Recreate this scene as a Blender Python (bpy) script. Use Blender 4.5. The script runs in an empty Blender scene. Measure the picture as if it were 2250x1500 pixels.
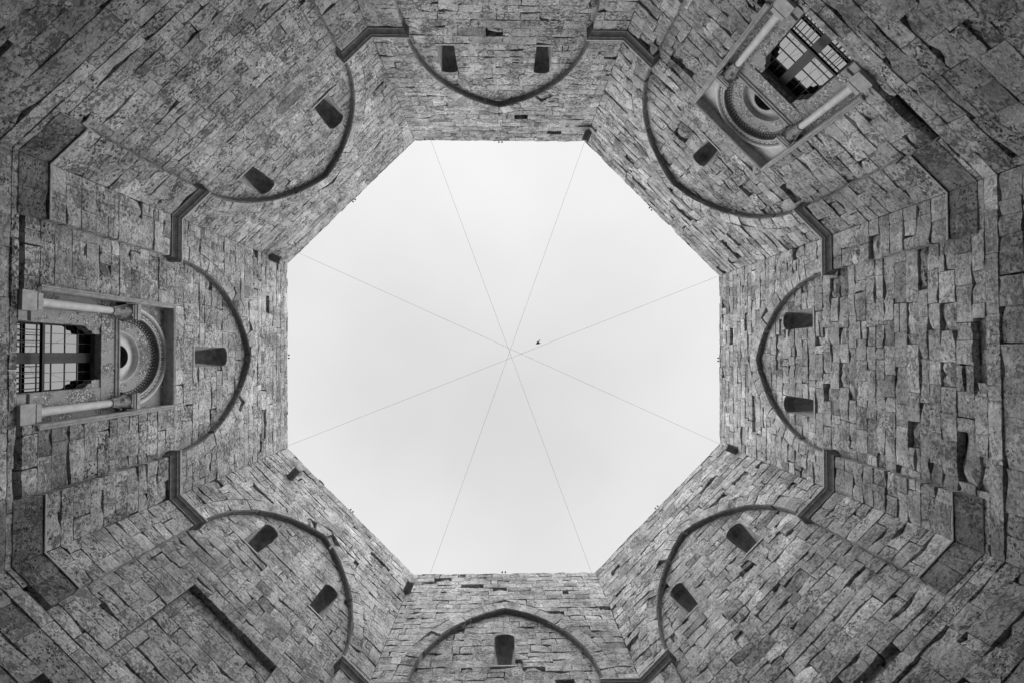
import bpy, math, random
from mathutils import Vector, Matrix, noise

scene = bpy.context.scene
col = scene.collection
R = math.radians
EYE = 1.6                                   # the camera stands this high above the pavement

# ------------------------------------------------------------------ camera
cam_data = bpy.data.cameras.new("camera")
cam_data.sensor_width = 36.0
cam_data.lens = 16.0
cam_data.clip_start = 0.05
cam_data.clip_end = 2000.0
cam = bpy.data.objects.new("camera", cam_data)
col.objects.link(cam)
CR = Matrix(((0.99984, 0.00026, 0.01799), (0.00026, 0.99958, -0.02898), (-0.01799, 0.02898, 0.99942)))
cm = Matrix.Identity(4)
for r_ in range(3):
    cm[r_][0] = CR[r_][0]; cm[r_][1] = -CR[r_][1]; cm[r_][2] = -CR[r_][2]
cm[2][3] = EYE
cam.matrix_world = cm
scene.camera = cam

EXPO = 2.0                                 # exposed for the shaded walls
SKYV = 2.0 ** -EXPO
# ------------------------------------------------------------------ sky: bright even overcast
world = bpy.data.worlds.new("World")
scene.world = world
world.use_nodes = True
wt = world.node_tree
wt.nodes.clear()
def wn(t, **k):
    n = wt.nodes.new(t)
    for a, b in k.items(): setattr(n, a, b)
    return n
w_out = wn("ShaderNodeOutputWorld")
w_bg = wn("ShaderNodeBackground")
w_sky = wn("ShaderNodeTexSky")
w_sky.sky_type = 'NISHITA'
w_sky.sun_disc = False
w_sky.sun_elevation = R(73)
w_sky.sun_rotation = R(180)
w_sky.dust_density = 6.0
w_bw = wn("ShaderNodeRGBToBW")
w_tc = wn("ShaderNodeTexCoord")
w_sep = wn("ShaderNodeSeparateXYZ")
w_map = wn("ShaderNodeMapRange", interpolation_type='SMOOTHSTEP')
w_map.inputs['From Min'].default_value = 0.995
w_map.inputs['From Max'].default_value = 0.895
w_map.inputs['To Min'].default_value = SKYV * 7.1
w_map.inputs['To Max'].default_value = SKYV * 8.1
w_noise = wn("ShaderNodeTexNoise")
w_noise.inputs['Scale'].default_value = 2.6
w_noise.inputs['Detail'].default_value = 3.0
w_nm = wn("ShaderNodeMapRange")
w_nm.inputs['From Min'].default_value = 0.3
w_nm.inputs['From Max'].default_value = 0.7
w_nm.inputs['To Min'].default_value = 0.95
w_nm.inputs['To Max'].default_value = 1.05
w_mul = wn("ShaderNodeMath", operation='MULTIPLY')
w_mix = wn("ShaderNodeMix", data_type='FLOAT')
w_mix.inputs['Factor'].default_value = 0.992
L_ = wt.links.new
L_(w_sky.outputs[0], w_bw.inputs[0])
L_(w_tc.outputs['Generated'], w_sep.inputs[0])
L_(w_sep.outputs['Z'], w_map.inputs['Value'])
L_(w_tc.outputs['Generated'], w_noise.inputs['Vector'])
L_(w_noise.outputs['Fac'], w_nm.inputs['Value'])
L_(w_map.outputs[0], w_mul.inputs[0])
L_(w_nm.outputs[0], w_mul.inputs[1])
L_(w_bw.outputs[0], w_mix.inputs['A'])
L_(w_mul.outputs[0], w_mix.inputs['B'])
L_(w_mix.outputs['Result'], w_bg.inputs['Color'])
w_bg.inputs['Strength'].default_value = 0.1
L_(w_bg.outputs[0], w_out.inputs['Surface'])

sun_data = bpy.data.lights.new("sun", 'SUN')
sun_data.energy = 1.5
sun_data.angle = R(160)
sun_data.color = (1, 1, 1)
sun = bpy.data.objects.new("sun", sun_data)
col.objects.link(sun)
sun.rotation_euler = Vector((0.0, 0.16, -1.0)).to_track_quat('-Z', 'Y').to_euler()

scene.view_settings.view_transform = 'Standard'
scene.view_settings.look = 'None'
scene.view_settings.gamma = 1.0
scene.view_settings.exposure = EXPO
scene.view_settings.use_curve_mapping = False
scene.cycles.max_bounces = 8
scene.cycles.diffuse_bounces = 5

# ------------------------------------------------------------------ materials (the place is seen in black and white)
def mat(name, rough=0.9):
    m = bpy.data.materials.new(name)
    m.use_nodes = True
    t = m.node_tree
    b = t.nodes["Principled BSDF"]
    b.inputs['Roughness'].default_value = rough
    if 'Specular IOR Level' in b.inputs: b.inputs['Specular IOR Level'].default_value = 0.25
    return m, t, b
def nd(t, typ, **k):
    n = t.nodes.new(typ)
    for a, b in k.items(): setattr(n, a, b)
    return n
def noise_n(t, vec, scale, detail=4, rough=0.6, dist=0.0):
    n = nd(t, "ShaderNodeTexNoise")
    n.inputs['Scale'].default_value = scale; n.inputs['Detail'].default_value = detail
    n.inputs['Roughness'].default_value = rough; n.inputs['Distortion'].default_value = dist
    t.links.new(vec, n.inputs['Vector'])
    return n.outputs['Fac']
def rng_n(t, val, a, b, c, d, smooth=False):
    n = nd(t, "ShaderNodeMapRange")
    if smooth: n.interpolation_type = 'SMOOTHSTEP'
    for i, v in zip(('From Min', 'From Max', 'To Min', 'To Max'), (a, b, c, d)):
        if hasattr(v, 'links'): t.links.new(v, n.inputs[i])
        else: n.inputs[i].default_value = v
    t.links.new(val, n.inputs['Value'])
    return n.outputs[0]
def math_n(t, op, a, b=None, clamp=False):
    n = nd(t, "ShaderNodeMath", operation=op); n.use_clamp = clamp
    for i, v in enumerate((a, b)):
        if v is None: continue
        if hasattr(v, 'links'): t.links.new(v, n.inputs[i])
        else: n.inputs[i].default_value = v
    return n.outputs[0]

def limestone():
    m, t, b = mat("weathered_limestone", 0.92)
    geo = nd(t, "ShaderNodeNewGeometry")
    P = geo.outputs['Position']
    def attr(n_):
        a = nd(t, "ShaderNodeAttribute"); a.attribute_name = n_
        return a.outputs['Fac']
    tone, pit = attr('tone'), attr('pit')
    seedv = nd(t, "ShaderNodeVectorMath", operation='SCALE')      # each stone gets its own piece of the pattern
    com = nd(t, "ShaderNodeCombineXYZ")
    for i in range(3): t.links.new(tone, com.inputs[i])
    t.links.new(com.outputs[0], seedv.inputs[0]); seedv.inputs['Scale'].default_value = 40.0
    add = nd(t, "ShaderNodeVectorMath", operation='ADD')
    strv = nd(t, 'ShaderNodeVectorMath', operation='MULTIPLY'); strv.inputs[1].default_value = (1, 1, 1.5)
    t.links.new(P, strv.inputs[0]); t.links.new(strv.outputs[0], add.inputs[0]); t.links.new(seedv.outputs[0], add.inputs[1])
    Q = add.outputs[0]
    big = rng_n(t, noise_n(t, P, 0.5, 4, 0.6), 0.35, 0.68, 0.74, 1.16)
    rv = nd(t, "ShaderNodeVectorMath", operation='MULTIPLY'); rv.inputs[1].default_value = (2.6, 2.6, 0.28)
    t.links.new(P, rv.inputs[0])
    big = math_n(t, 'MULTIPLY', big, rng_n(t, noise_n(t, rv.outputs[0], 1.0, 4, 0.6), 0.36, 0.6, 0.80, 1.06))
    streak = rng_n(t, noise_n(t, P, 2.2, 6, 0.7, 0.6), 0.36, 0.66, 0.74, 1.14)
    fine = rng_n(t, noise_n(t, Q, 18.0, 6, 0.85), 0.34, 0.66, 0.52, 1.34)
    # dark lichen and soot blotches in clusters
    clus = noise_n(t, Q, 1.5, 3, 0.6)
    spots = noise_n(t, Q, 11.0, 4, 0.7, 0.5)
    s_ = math_n(t, 'ADD', spots, math_n(t, 'MULTIPLY', clus, 0.55))
    blot = rng_n(t, s_, 0.77, 0.88, 0.0, 1.0, True)
    blot = math_n(t, 'MULTIPLY', blot, rng_n(t, pit, 0, 1, 0.5, 1.0))
    # round pits
    vor = nd(t, "ShaderNodeTexVoronoi"); vor.inputs['Scale'].default_value = 13.0
    vor.inputs['Randomness'].default_value = 1.0
    warp = nd(t, "ShaderNodeTexNoise"); warp.inputs['Scale'].default_value = 9.0
    t.links.new(Q, warp.inputs['Vector'])
    wv = nd(t, "ShaderNodeVectorMath", operation='MULTIPLY_ADD')
    t.links.new(warp.outputs['Color'], wv.inputs[0]); wv.inputs[1].default_value = (0.09, 0.09, 0.09)
    t.links.new(Q, wv.inputs[2])
    t.links.new(wv.outputs[0], vor.inputs['Vector'])
    pmask = rng_n(t, noise_n(t, Q, 2.1, 3, 0.6), 0.46, 0.60, 0.0, 1.0, True)
    rad = math_n(t, 'MULTIPLY', pmask, rng_n(t, pit, 0, 1, 0.16, 0.38))
    pits = rng_n(t, math_n(t, 'SUBTRACT', rad, vor.outputs['Distance']), -0.03, 0.08, 0.0, 1.0, True)
    val = math_n(t, 'MULTIPLY', tone, big)
    val = math_n(t, 'MULTIPLY', val, streak)
    val = math_n(t, 'MULTIPLY', val, fine)
    val = math_n(t, 'MULTIPLY', val, math_n(t, 'SUBTRACT', 1.0, math_n(t, 'MULTIPLY', blot, 0.68)))
    val = math_n(t, 'MULTIPLY', val, math_n(t, 'SUBTRACT', 1.0, math_n(t, 'MULTIPLY', pits, 0.75)))
    val = math_n(t, 'MULTIPLY', val, 0.56)
    t.links.new(val, b.inputs['Base Color'])
    h = math_n(t, 'SUBTRACT', math_n(t, 'MULTIPLY', noise_n(t, Q, 7.0, 7, 0.72), 1.0), math_n(t, 'MULTIPLY', pits, 0.55))
    h = math_n(t, 'SUBTRACT', h, math_n(t, 'MULTIPLY', blot, 0.25))
    bp = nd(t, "ShaderNodeBump"); bp.inputs['Strength'].default_value = 1.0
    bp.inputs['Distance'].default_value = 0.05
    t.links.new(h, bp.inputs['Height']); t.links.new(bp.outputs[0], b.inputs['Normal'])
    return m
M_STONE = limestone()

def simple(name, v, rough=0.8, metal=0.0, nscale=12, amt=0.2, bump=0.004):
    m, t, b = mat(name, rough)
    b.inputs['Metallic'].default_value = metal
    geo = nd(t, "ShaderNodeNewGeometry")
    f = noise_n(t, geo.outputs['Position'], nscale, 5, 0.65)
    c = rng_n(t, f, 0.3, 0.7, v * (1 - amt), v * (1 + amt))
    t.links.new(c, b.inputs['Base Color'])
    if bump:
        bp = nd(t, "ShaderNodeBump"); bp.inputs['Distance'].default_value = bump
        t.links.new(f, bp.inputs['Height']); t.links.new(bp.outputs[0], b.inputs['Normal'])
    return m
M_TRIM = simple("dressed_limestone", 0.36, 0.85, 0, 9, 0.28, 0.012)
M_MOULD = simple("shade_toned_moulding_stone", 0.17, 0.9, 0, 9, 0.35, 0.015)  # dark base imitates the shade under cornices and arch soffits
M_PED = simple("weathered_marble_block", 0.44, 0.7, 0, 7, 0.25, 0.006)
M_MARBLE = simple("pale_marble", 0.62, 0.5, 0, 6, 0.16, 0.003)
M_CARVED = simple("carved_marble", 0.42, 0.65, 0, 14, 0.35, 0.012)
M_DARK2 = simple("shadowed_channel_stone", 0.15, 0.95, 0, 12, 0.3, 0.01)  # shade inside the hollow moulding is put into this dark base
M_THROAT = simple("shade_toned_throat_stone", 0.05, 0.95, 0, 6, 0.3, 0.01)  # near-black base stands in for deep shade in oculus throat and bead channel
M_JAMB = simple("window_jamb_stone", 0.48, 0.95, 0, 5, 0.4, 0.03)  # paler than the soffit: light on the side faces put into the colour
M_REVEAL = simple("window_soffit_stone", 0.18, 0.95, 0, 5, 0.45, 0.03)  # darker than the jambs: the soffit's shade put into the colour
M_NICHE = simple("shade_toned_reveal_stone", 0.16, 0.95, 0, 4, 0.35, 0.02)  # dark base painted as shade on the big windows' inner lintel and reveals
M_IRON = simple("black_iron", 0.02, 0.5, 0.4, 20, 0.2, 0)
M_WOOD = simple("dark_painted_wood", 0.065, 0.6, 0, 8, 0.25, 0.002)
M_BAR = simple("grey_glazing_bar", 0.14, 0.6, 0, 8, 0.2, 0)
M_DARK = simple("dark_interior", 0.02, 0.9, 0, 3, 0.2, 0)
M_CORE = simple("wall_core_mortar", 0.16, 0.95, 0, 8, 0.3, 0.02)
M_WIRE = simple("steel_wire", 0.06, 0.5, 0.3, 5, 0.1, 0)
M_FEATHER = simple("dark_feather", 0.015, 0.7, 0, 30, 0.2, 0)
M_FLOOR = simple("paving_limestone", 0.11, 0.8, 0, 3, 0.2, 0.01)
M_SPOUT = simple("dark_weathered_spout_stone", 0.14, 0.9, 0, 7, 0.3, 0.02)

def breccia():
    m, t, b = mat("coral_breccia", 0.6)
    geo = nd(t, "ShaderNodeNewGeometry")
    P = geo.outputs['Position']
    warp = nd(t, "ShaderNodeTexNoise"); warp.inputs['Scale'].default_value = 6.0
    t.links.new(P, warp.inputs['Vector'])
    wv = nd(t, "ShaderNodeVectorMath", operation='MULTIPLY_ADD')
    t.links.new(warp.outputs['Color'], wv.inputs[0]); wv.inputs[1].default_value = (0.12,) * 3
    t.links.new(P, wv.inputs[2])
    v = nd(t, "ShaderNodeTexVoronoi"); v.inputs['Scale'].default_value = 19.0
    t.links.new(wv.outputs[0], v.inputs['Vector'])
    e = nd(t, "ShaderNodeTexVoronoi", feature='DISTANCE_TO_EDGE'); e.inputs['Scale'].default_value = 19.0
    t.links.new(wv.outputs[0], e.inputs['Vector'])
    sepc = nd(t, "ShaderNodeSeparateColor"); t.links.new(v.outputs['Color'], sepc.inputs[0])
    clast = rng_n(t, sepc.outputs[0], 0.0, 1.0, 0.18, 0.66)
    edge = rng_n(t, e.outputs['Distance'], 0.0, 0.16, 0.25, 1.0)
    patch = rng_n(t, noise_n(t, P, 2.4, 3), 0.40, 0.52, 0.0, 1.0, True)
    c1 = math_n(t, 'MULTIPLY', clast, edge)
    mx = nd(t, "ShaderNodeMix", data_type='FLOAT')
    t.links.new(patch, mx.inputs['Factor']); mx.inputs['A'].default_value = 0.33
    t.links.new(c1, mx.inputs['B'])
    c2 = math_n(t, 'MULTIPLY', mx.outputs['Result'], rng_n(t, noise_n(t, P, 30, 4, 0.7), 0.3, 0.7, 0.75, 1.25))
    t.links.new(c2, b.inputs['Base Color'])
    bp = nd(t, "ShaderNodeBump"); bp.inputs['Distance'].default_value = 0.02
    t.links.new(c2, bp.inputs['Height']); t.links.new(bp.outputs[0], b.inputs['Normal'])
    return m
M_BREC = breccia()

m_, t_, b_ = mat("mirror_film_glass", 0.02)
b_.inputs['Base Color'].default_value = (0.13, 0.13, 0.13, 1)
b_.inputs['Metallic'].default_value = 1.0
gn = noise_n(t_, nd(t_, "ShaderNodeNewGeometry").outputs['Position'], 1.3, 1)
gb = nd(t_, "ShaderNodeBump"); gb.inputs['Distance'].default_value = 0.002
t_.links.new(gn, gb.inputs['Height']); t_.links.new(gb.outputs[0], b_.inputs['Normal'])
M_GLASS = m_

# ------------------------------------------------------------------ object helpers
def link(name, verts, faces, material, parent=None, smooth=False, tone=None, pit=None, tones=None):
    me = bpy.data.meshes.new(name)
    me.from_pydata(verts, [], faces)
    if material: me.materials.append(material)
    if smooth: me.polygons.foreach_set('use_smooth', [True] * len(me.polygons))
    if material is M_STONE:
        n = len(me.polygons)
        a = me.attributes.new('tone', 'FLOAT', 'FACE'); p = me.attributes.new('pit', 'FLOAT', 'FACE')
        if tones: a.data.foreach_set('value', tones[0]); p.data.foreach_set('value', tones[1])
        else:
            a.data.foreach_set('value', [1.0 if tone is None else tone] * n)
            p.data.foreach_set('value', [0.5 if pit is None else pit] * n)
    me.update()
    o = bpy.data.objects.new(name, me)
    col.objects.link(o)
    if parent: o.parent = parent
    return o
def thing(name, label, cat, M, group=None):
    o = bpy.data.objects.new(name, None)
    o.empty_display_size = 0.3
    col.objects.link(o)
    o.matrix_world = M
    o['label'] = label; o['category'] = cat
    if group: o['group'] = group
    return o
class MB:
    def __init__(s): s.v = []; s.f = []
    def add(s, v, f):
        k = len(s.v); s.v += [tuple(p) for p in v]; s.f += [tuple(i + k for i in q) for q in f]
        return s
    def box(s, x0, x1, y0, y1, z0, z1):
        v = [(x, y, z) for z in (z0, z1) for y in (y0, y1) for x in (x0, x1)]
        return s.add(v, [(0, 2, 3, 1), (4, 5, 7, 6), (0, 1, 5, 4), (2, 6, 7, 3), (0, 4, 6, 2), (1, 3, 7, 5)])
    def lathe(s, cx, cy, prof, n=20, a0=0, a1=2 * math.pi):
        full = abs(a1 - a0 - 2 * math.pi) < 1e-6
        m = n if full else n + 1
        v = [(cx + r * math.cos(a0 + (a1 - a0) * i / n), cy + r * math.sin(a0 + (a1 - a0) * i / n), z) for r, z in prof for i in range(m)]
        f = []
        for j in range(len(prof) - 1):
            for i in range(n):
                a, b = j * m + i, j * m + (i + 1) % m
                f.append((a, b, b + m, a + m))
        return s.add(v, f)
    def tube(s, a, b, r, n=8):
        a, b = Vector(a), Vector(b); d = (b - a).normalized()
        x = d.orthogonal().normalized(); y = d.cross(x)
        v = [p + (x * math.cos(2 * math.pi * i / n) + y * math.sin(2 * math.pi * i / n)) * r for p in (a, b) for i in range(n)]
        f = [(i, (i + 1) % n, n + (i + 1) % n, n + i) for i in range(n)] + [tuple(range(n))[::-1], tuple(range(n, 2 * n))]
        return s.add(v, f)
    def grid(s, rows, closed=False):
        m = len(rows[0]); v = [p for r_ in rows for p in r_]; f = []
        for j in range(len(rows) - 1):
            for i in range(m if closed else m - 1):
                a, b = j * m + i, j * m + (i + 1) % m
                f.append((a, b, b + m, a + m))
        return s.add(v, f)
    def ball(s, c, r, n=8, sc=(1, 1, 1)):
        rows = []
        for j in range(n // 2 + 1):
            th = math.pi * j / (n // 2)
            rows.append([(c[0] + sc[0] * r * math.sin(th) * math.cos(2 * math.pi * i / n), c[1] + sc[1] * r * math.sin(th) * math.sin(2 * math.pi * i / n), c[2] + sc[2] * r * math.cos(th)) for i in range(n)])
        return s.grid(rows, True)
    def build(s, name, material, parent=None, smooth=False, **k):
        return link(name, s.v, s.f, material, parent, smooth, **k)

# ------------------------------------------------------------------ the eight-sided courtyard, corner points in metres
CORN = [(-8.966, -3.768), (-3.742, -8.985), (3.417, -8.986), (9.074, -3.309), (8.998, 3.714), (3.76, 8.935), (-3.673, 8.961), (-8.86, 3.813)]
TOP = 18.9
ZB = -EYE
T22 = math.tan(math.pi / 8)
class W: pass
def mkwall(i, hw, zs, apex, win, **k):
    w = W(); a = Vector(CORN[i]); b = Vector(CORN[(i + 1) % 8])
    w.m = (a + b) / 2; e = b - a; w.L = e.length; e.normalize()
    d = Vector((e.y, -e.x))
    if d.dot(w.m) < 0: d = -d
    u = Vector((d.y, -d.x))
    w.d, w.u = d, u
    w.M = Matrix(((u.x, d.x, 0, w.m.x), (u.y, d.y, 0, w.m.y), (0, 0, 1, EYE), (0, 0, 0, 1)))
    w.B = Matrix(((u.x, d.x, 0, w.m.x), (u.y, d.y, 0, w.m.y), (0, 0, 1, 0), (0, 0, 0, 1)))
    w.hw, w.zs, w.apex, w.win = hw, zs, apex, win
    rise = apex - zs
    w.c = (rise * rise - hw * hw) / (2 * hw); w.R = hw + w.c
    w.__dict__.update(k)
    return w
def arch_x(w, z, ex=0.0):
    if z <= w.zs: return w.hw + ex
    q = (w.R + ex) ** 2 - (z - w.zs) ** 2
    return max(0.0, math.sqrt(q) - w.c) if q > 0 else 0.0
RING = 0.42
# slit windows: (u0, u1, sill z, spring z, rise) in the plane of the recessed wall
WALLS = {
 'NW': mkwall(0, 2.70, 12.62, 16.36, [(-1.78, -1.17, 13.46, 14.66, .20), (1.33, 1.92, 13.50, 14.70, .20)], bite=.12, jit=.004, ero=.0, pit=1.0, sd=.05, seed=11),
 'N': mkwall(1, 2.62, 12.62, 16.36, [(-1.64, -1.13, 13.30, 14.50, .13), (1.33, 1.86, 13.30, 14.50, .13)], bite=.22, jit=.004, ero=.02, pit=1.0, sd=.06, seed=12),
 'NE': mkwall(2, 2.95, 12.62, 16.42, [(-.22, .30, 13.50, 14.52, .2)], bite=.42, jit=.007, ero=.05, pit=.75, sd=.09, seed=13),
 'E': mkwall(3, 2.55, 12.66, 16.20, [(-1.66, -1.13, 13.42, 14.70, .18), (1.02, 1.58, 13.42, 14.66, .18)], bite=.55, jit=.008, ero=.07, pit=.45, sd=.10, seed=14),
 'SE': mkwall(4, 2.68, 12.62, 16.40, [(-1.70, -1.16, 13.46, 14.62, .2), (.86, 1.52, 13.44, 14.60, .24)], bite=.50, jit=.007, ero=.05, pit=.6, sd=.10, seed=15),
 'S': mkwall(5, 2.72, 12.75, 16.40, [(-.34, .30, 13.70, 15.02, .18)], bite=.42, jit=.006, ero=.04, pit=.4, sd=.06, seed=16),
 'SW': mkwall(6, 2.70, 12.62, 16.38, [(-1.64, -1.08, 13.56, 14.72, .22), (1.06, 1.60, 13.56, 14.70, .2)], bite=.36, jit=.005, ero=.02, pit=.6, sd=.06, seed=17),
 'W': mkwall(7, 2.68, 12.66, 16.26, [(-.26, .33, 13.58, 15.0, .16)], bite=.24, jit=.004, ero=.02, pit=.7, sd=.06, seed=18),
}
ORDER = ['NW', 'N', 'NE', 'E', 'SE', 'S', 'SW', 'W']
ORN = {'W': .02, 'NE': -.05}              # centre of the big window on its wall
RECESS = .20                              # blind arches are set back this much
STR_Z0, STR_Z1, LOW_Z = 8.32, 8.56, 8.80  # string course, foot of the arch recess
PIER_Z, PIER_F = 8.66, 9.08               # chamfered foot of the corner piers

# ------------------------------------------------------------------ stones
CAMI = cm.inverted()
def px_area(w, pts, d):
    """how large a stone shows in the photograph's frame (its pixels), 0 outside the frame"""
    P = []
    for (u, z) in pts:
        q = CAMI @ (w.M @ Vector((u, d, z)))
        if q.z > -0.2: return 0.0
        P.append((-q.x / q.z * 1000.0, -q.y / q.z * 1000.0))
    cx = sum(p[0] for p in P) / 4; cy = sum(p[1] for p in P) / 4
    if abs(cx) > 1135 or abs(cy) > 760: return 0.0
    a = 0
    for i in range(4):
        x0, y0 = P[i]; x1, y1 = P[(i + 1) % 4]; a += x0 * y1 - x1 * y0
    return abs(a) / 2

def stone(rnd, w, quad, d, thick=0.2, gap=0.006, bite=None, jit=None, ero=None, cheap=False, ns=(0, 0)):
    """one rough block: an uneven front grid, chipped edges, sides running back into the wall"""
    bl, br, tr, tl = [Vector(p) for p in quad]
    wd = max(0.05, (br - bl).length * .5 + (tr - tl).length * .5); ht = max(0.05, ((tl - bl).length + (tr - br).length) * .5)
    bite = w.bite if bite is None else bite; jit = w.jit if jit is None else jit; ero = w.ero if ero is None else ero
    nx = 1 if cheap else max(2, min(6, round(wd / .13))); nz = 1 if cheap else (3 if ht > .2 else 2)
    d0 = d + rnd.gauss(0, jit)
    amp = .003 + jit * .30
    rnd_e = 0.0
    if rnd.random() < ero:
        k = rnd.random()
        d0 += .02 + .07 * k * k; amp = .02 + .02 * k; rnd_e = .03 + .03 * k
    if not cheap and jit > .006 and bl.y < 9 and rnd.random() < .02: d0 += .15
    gap *= 2.2 if rnd.random() < .15 + jit * 8 else 1.0
    gx = (gap * .5 + abs(rnd.gauss(0, .0015))) / wd; gz = (gap * .5 + abs(rnd.gauss(0, .0015 + jit * .06))) / ht
    tb = [0.0] * (nx + 1); bb = [0.0] * (nx + 1)
    if not cheap and rnd.random() < bite:
        c_, h_, dep = rnd.random(), rnd.uniform(.2, .75), min(ht * .45, rnd.uniform(.018, .10))
        if rnd.random() < .5: c_ = round(c_)
        tb = [dep * max(0.0, math.cos(min(math.pi / 2, abs(i / nx - c_) / h_ * math.pi / 2))) * rnd.uniform(.75, 1.1) for i in range(nx + 1)]
    if not cheap and rnd.random() < bite * .35:
        c_, h_, dep = rnd.random(), rnd.uniform(.25, .6), min(ht * .3, rnd.uniform(.02, .06))
        bb = [dep * max(0.0, math.cos(min(math.pi / 2, abs(i / nx - c_) / h_ * math.pi / 2))) for i in range(nx + 1)]
    lb = rb = 0.0
    if not cheap and rnd.random() < bite * .2: lb = rnd.uniform(.01, .05)
    if not cheap and rnd.random() < bite * .2: rb = rnd.uniform(.01, .05)
    V = []
    tilt = rnd.gauss(0, jit * .5); tiltz = rnd.gauss(0, jit * .5)
    for j in range(nz + 1):
        t = gz + (1 - 2 * gz) * j / nz
        for i in range(nx + 1):
            s = gx + (1 - 2 * gx) * i / nx
            p = (bl * (1 - s) + br * s) * (1 - t) + (tl * (1 - s) + tr * s) * t
            fz = j / nz
            z = p.y - tb[i] * max(0, (fz - .34) / .66) + bb[i] * max(0, (.66 - fz) / .66)
            u = p.x
            edge = i in (0, nx) or j in (0, nz)
            if i == 0: u += lb * rnd.uniform(.6, 1) * (fz if rnd.random() < .7 else 1)
            if i == nx: u -= rb * rnd.uniform(.6, 1) * (fz if rnd.random() < .7 else 1)
            if edge and not cheap:
                z += rnd.gauss(0, .0012 + jit * .12) * (1 if j in (0, nz) else 0)
                u += rnd.gauss(0, .0012 + jit * .1) * (1 if i in (0, nx) else 0)
            y = d0 + tilt * (i / nx - .5) + tiltz * (fz - .5) + amp * noise.noise(Vector((u * 3.1 + ns[0], z * 3.1 + ns[1], d0 * 9))) * 2.0 + rnd.gauss(0, amp * .45)
            if edge: y += .0015 + rnd_e * rnd.uniform(.4, 1.4) + (abs(rnd.gauss(0, .0012 + jit * .22)) if not cheap else 0)
            if i in (0, nx) and j in (0, nz): y += .001 + (abs(rnd.gauss(0, .002 + jit * .4)) if not cheap else 0)
            V.append((u, y, z))
    F = []
    m = nx + 1
    for j in range(nz):
        for i in range(nx):
            a = j * m + i
            F.append((a, a + 1, a + 1 + m, a + m))
    ring = [i for i in range(m)] + [j * m + nx for j in range(1, nz + 1)] + [nz * m + i for i in range(nx - 1, -1, -1)] + [j * m for j in range(nz - 1, 0, -1)]
    k = len(V)
    for i in ring: V.append((V[i][0], d0 + thick, V[i][2]))
    n = len(ring)
    for i in range(n):
        j = (i + 1) % n
        F.append((ring[j], ring[i], k + i, k + j))
    return V, F

class Lot:
    """the blocks of one thing: the ones that show largest become parts, the rest one joined part"""
    def __init__(s, w): s.items = []; s.w = w
    def put(s, w, quad, d, name='stone_block', tone=None, pit=None, **k):
        rnd = s.rnd
        if tone is None:
            tone = max(.6, rnd.gauss(1.0 if quad[0][1] > STR_Z0 - .1 else .74, w.sd))  # lower storey toned darker, standing in for lens vignette and light falloff
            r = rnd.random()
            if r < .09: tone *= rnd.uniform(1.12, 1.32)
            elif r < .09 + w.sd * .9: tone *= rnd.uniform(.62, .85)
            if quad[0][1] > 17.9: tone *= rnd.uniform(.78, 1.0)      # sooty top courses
        if pit is None: pit = max(0, min(1, w.pit * rnd.uniform(.3, 1.5)))
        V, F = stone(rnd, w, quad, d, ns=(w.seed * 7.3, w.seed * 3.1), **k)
        s.items.append((px_area(w, quad, d), name, w, V, F, tone, pit))
    def emit(s, parent, cap=296):
        inv = parent.matrix_world.inverted()
        groups = {}
        for it in s.items: groups.setdefault(it[1], []).append(it)
        rest = ([], [], [], [])
        for name, its in groups.items():
            its.sort(key=lambda a: -a[0])
            for k, (ar, nm, w, V, F, tone, pit) in enumerate(its):
                X = inv @ w.M
                VV = [tuple(X @ Vector(p)) for p in V]
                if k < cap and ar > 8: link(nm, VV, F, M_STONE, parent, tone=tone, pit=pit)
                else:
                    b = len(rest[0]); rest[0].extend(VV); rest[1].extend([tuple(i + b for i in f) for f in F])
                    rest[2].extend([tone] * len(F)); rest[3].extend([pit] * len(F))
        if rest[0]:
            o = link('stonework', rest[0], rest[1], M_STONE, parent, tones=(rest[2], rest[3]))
            o['kind'] = 'stuff'

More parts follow.
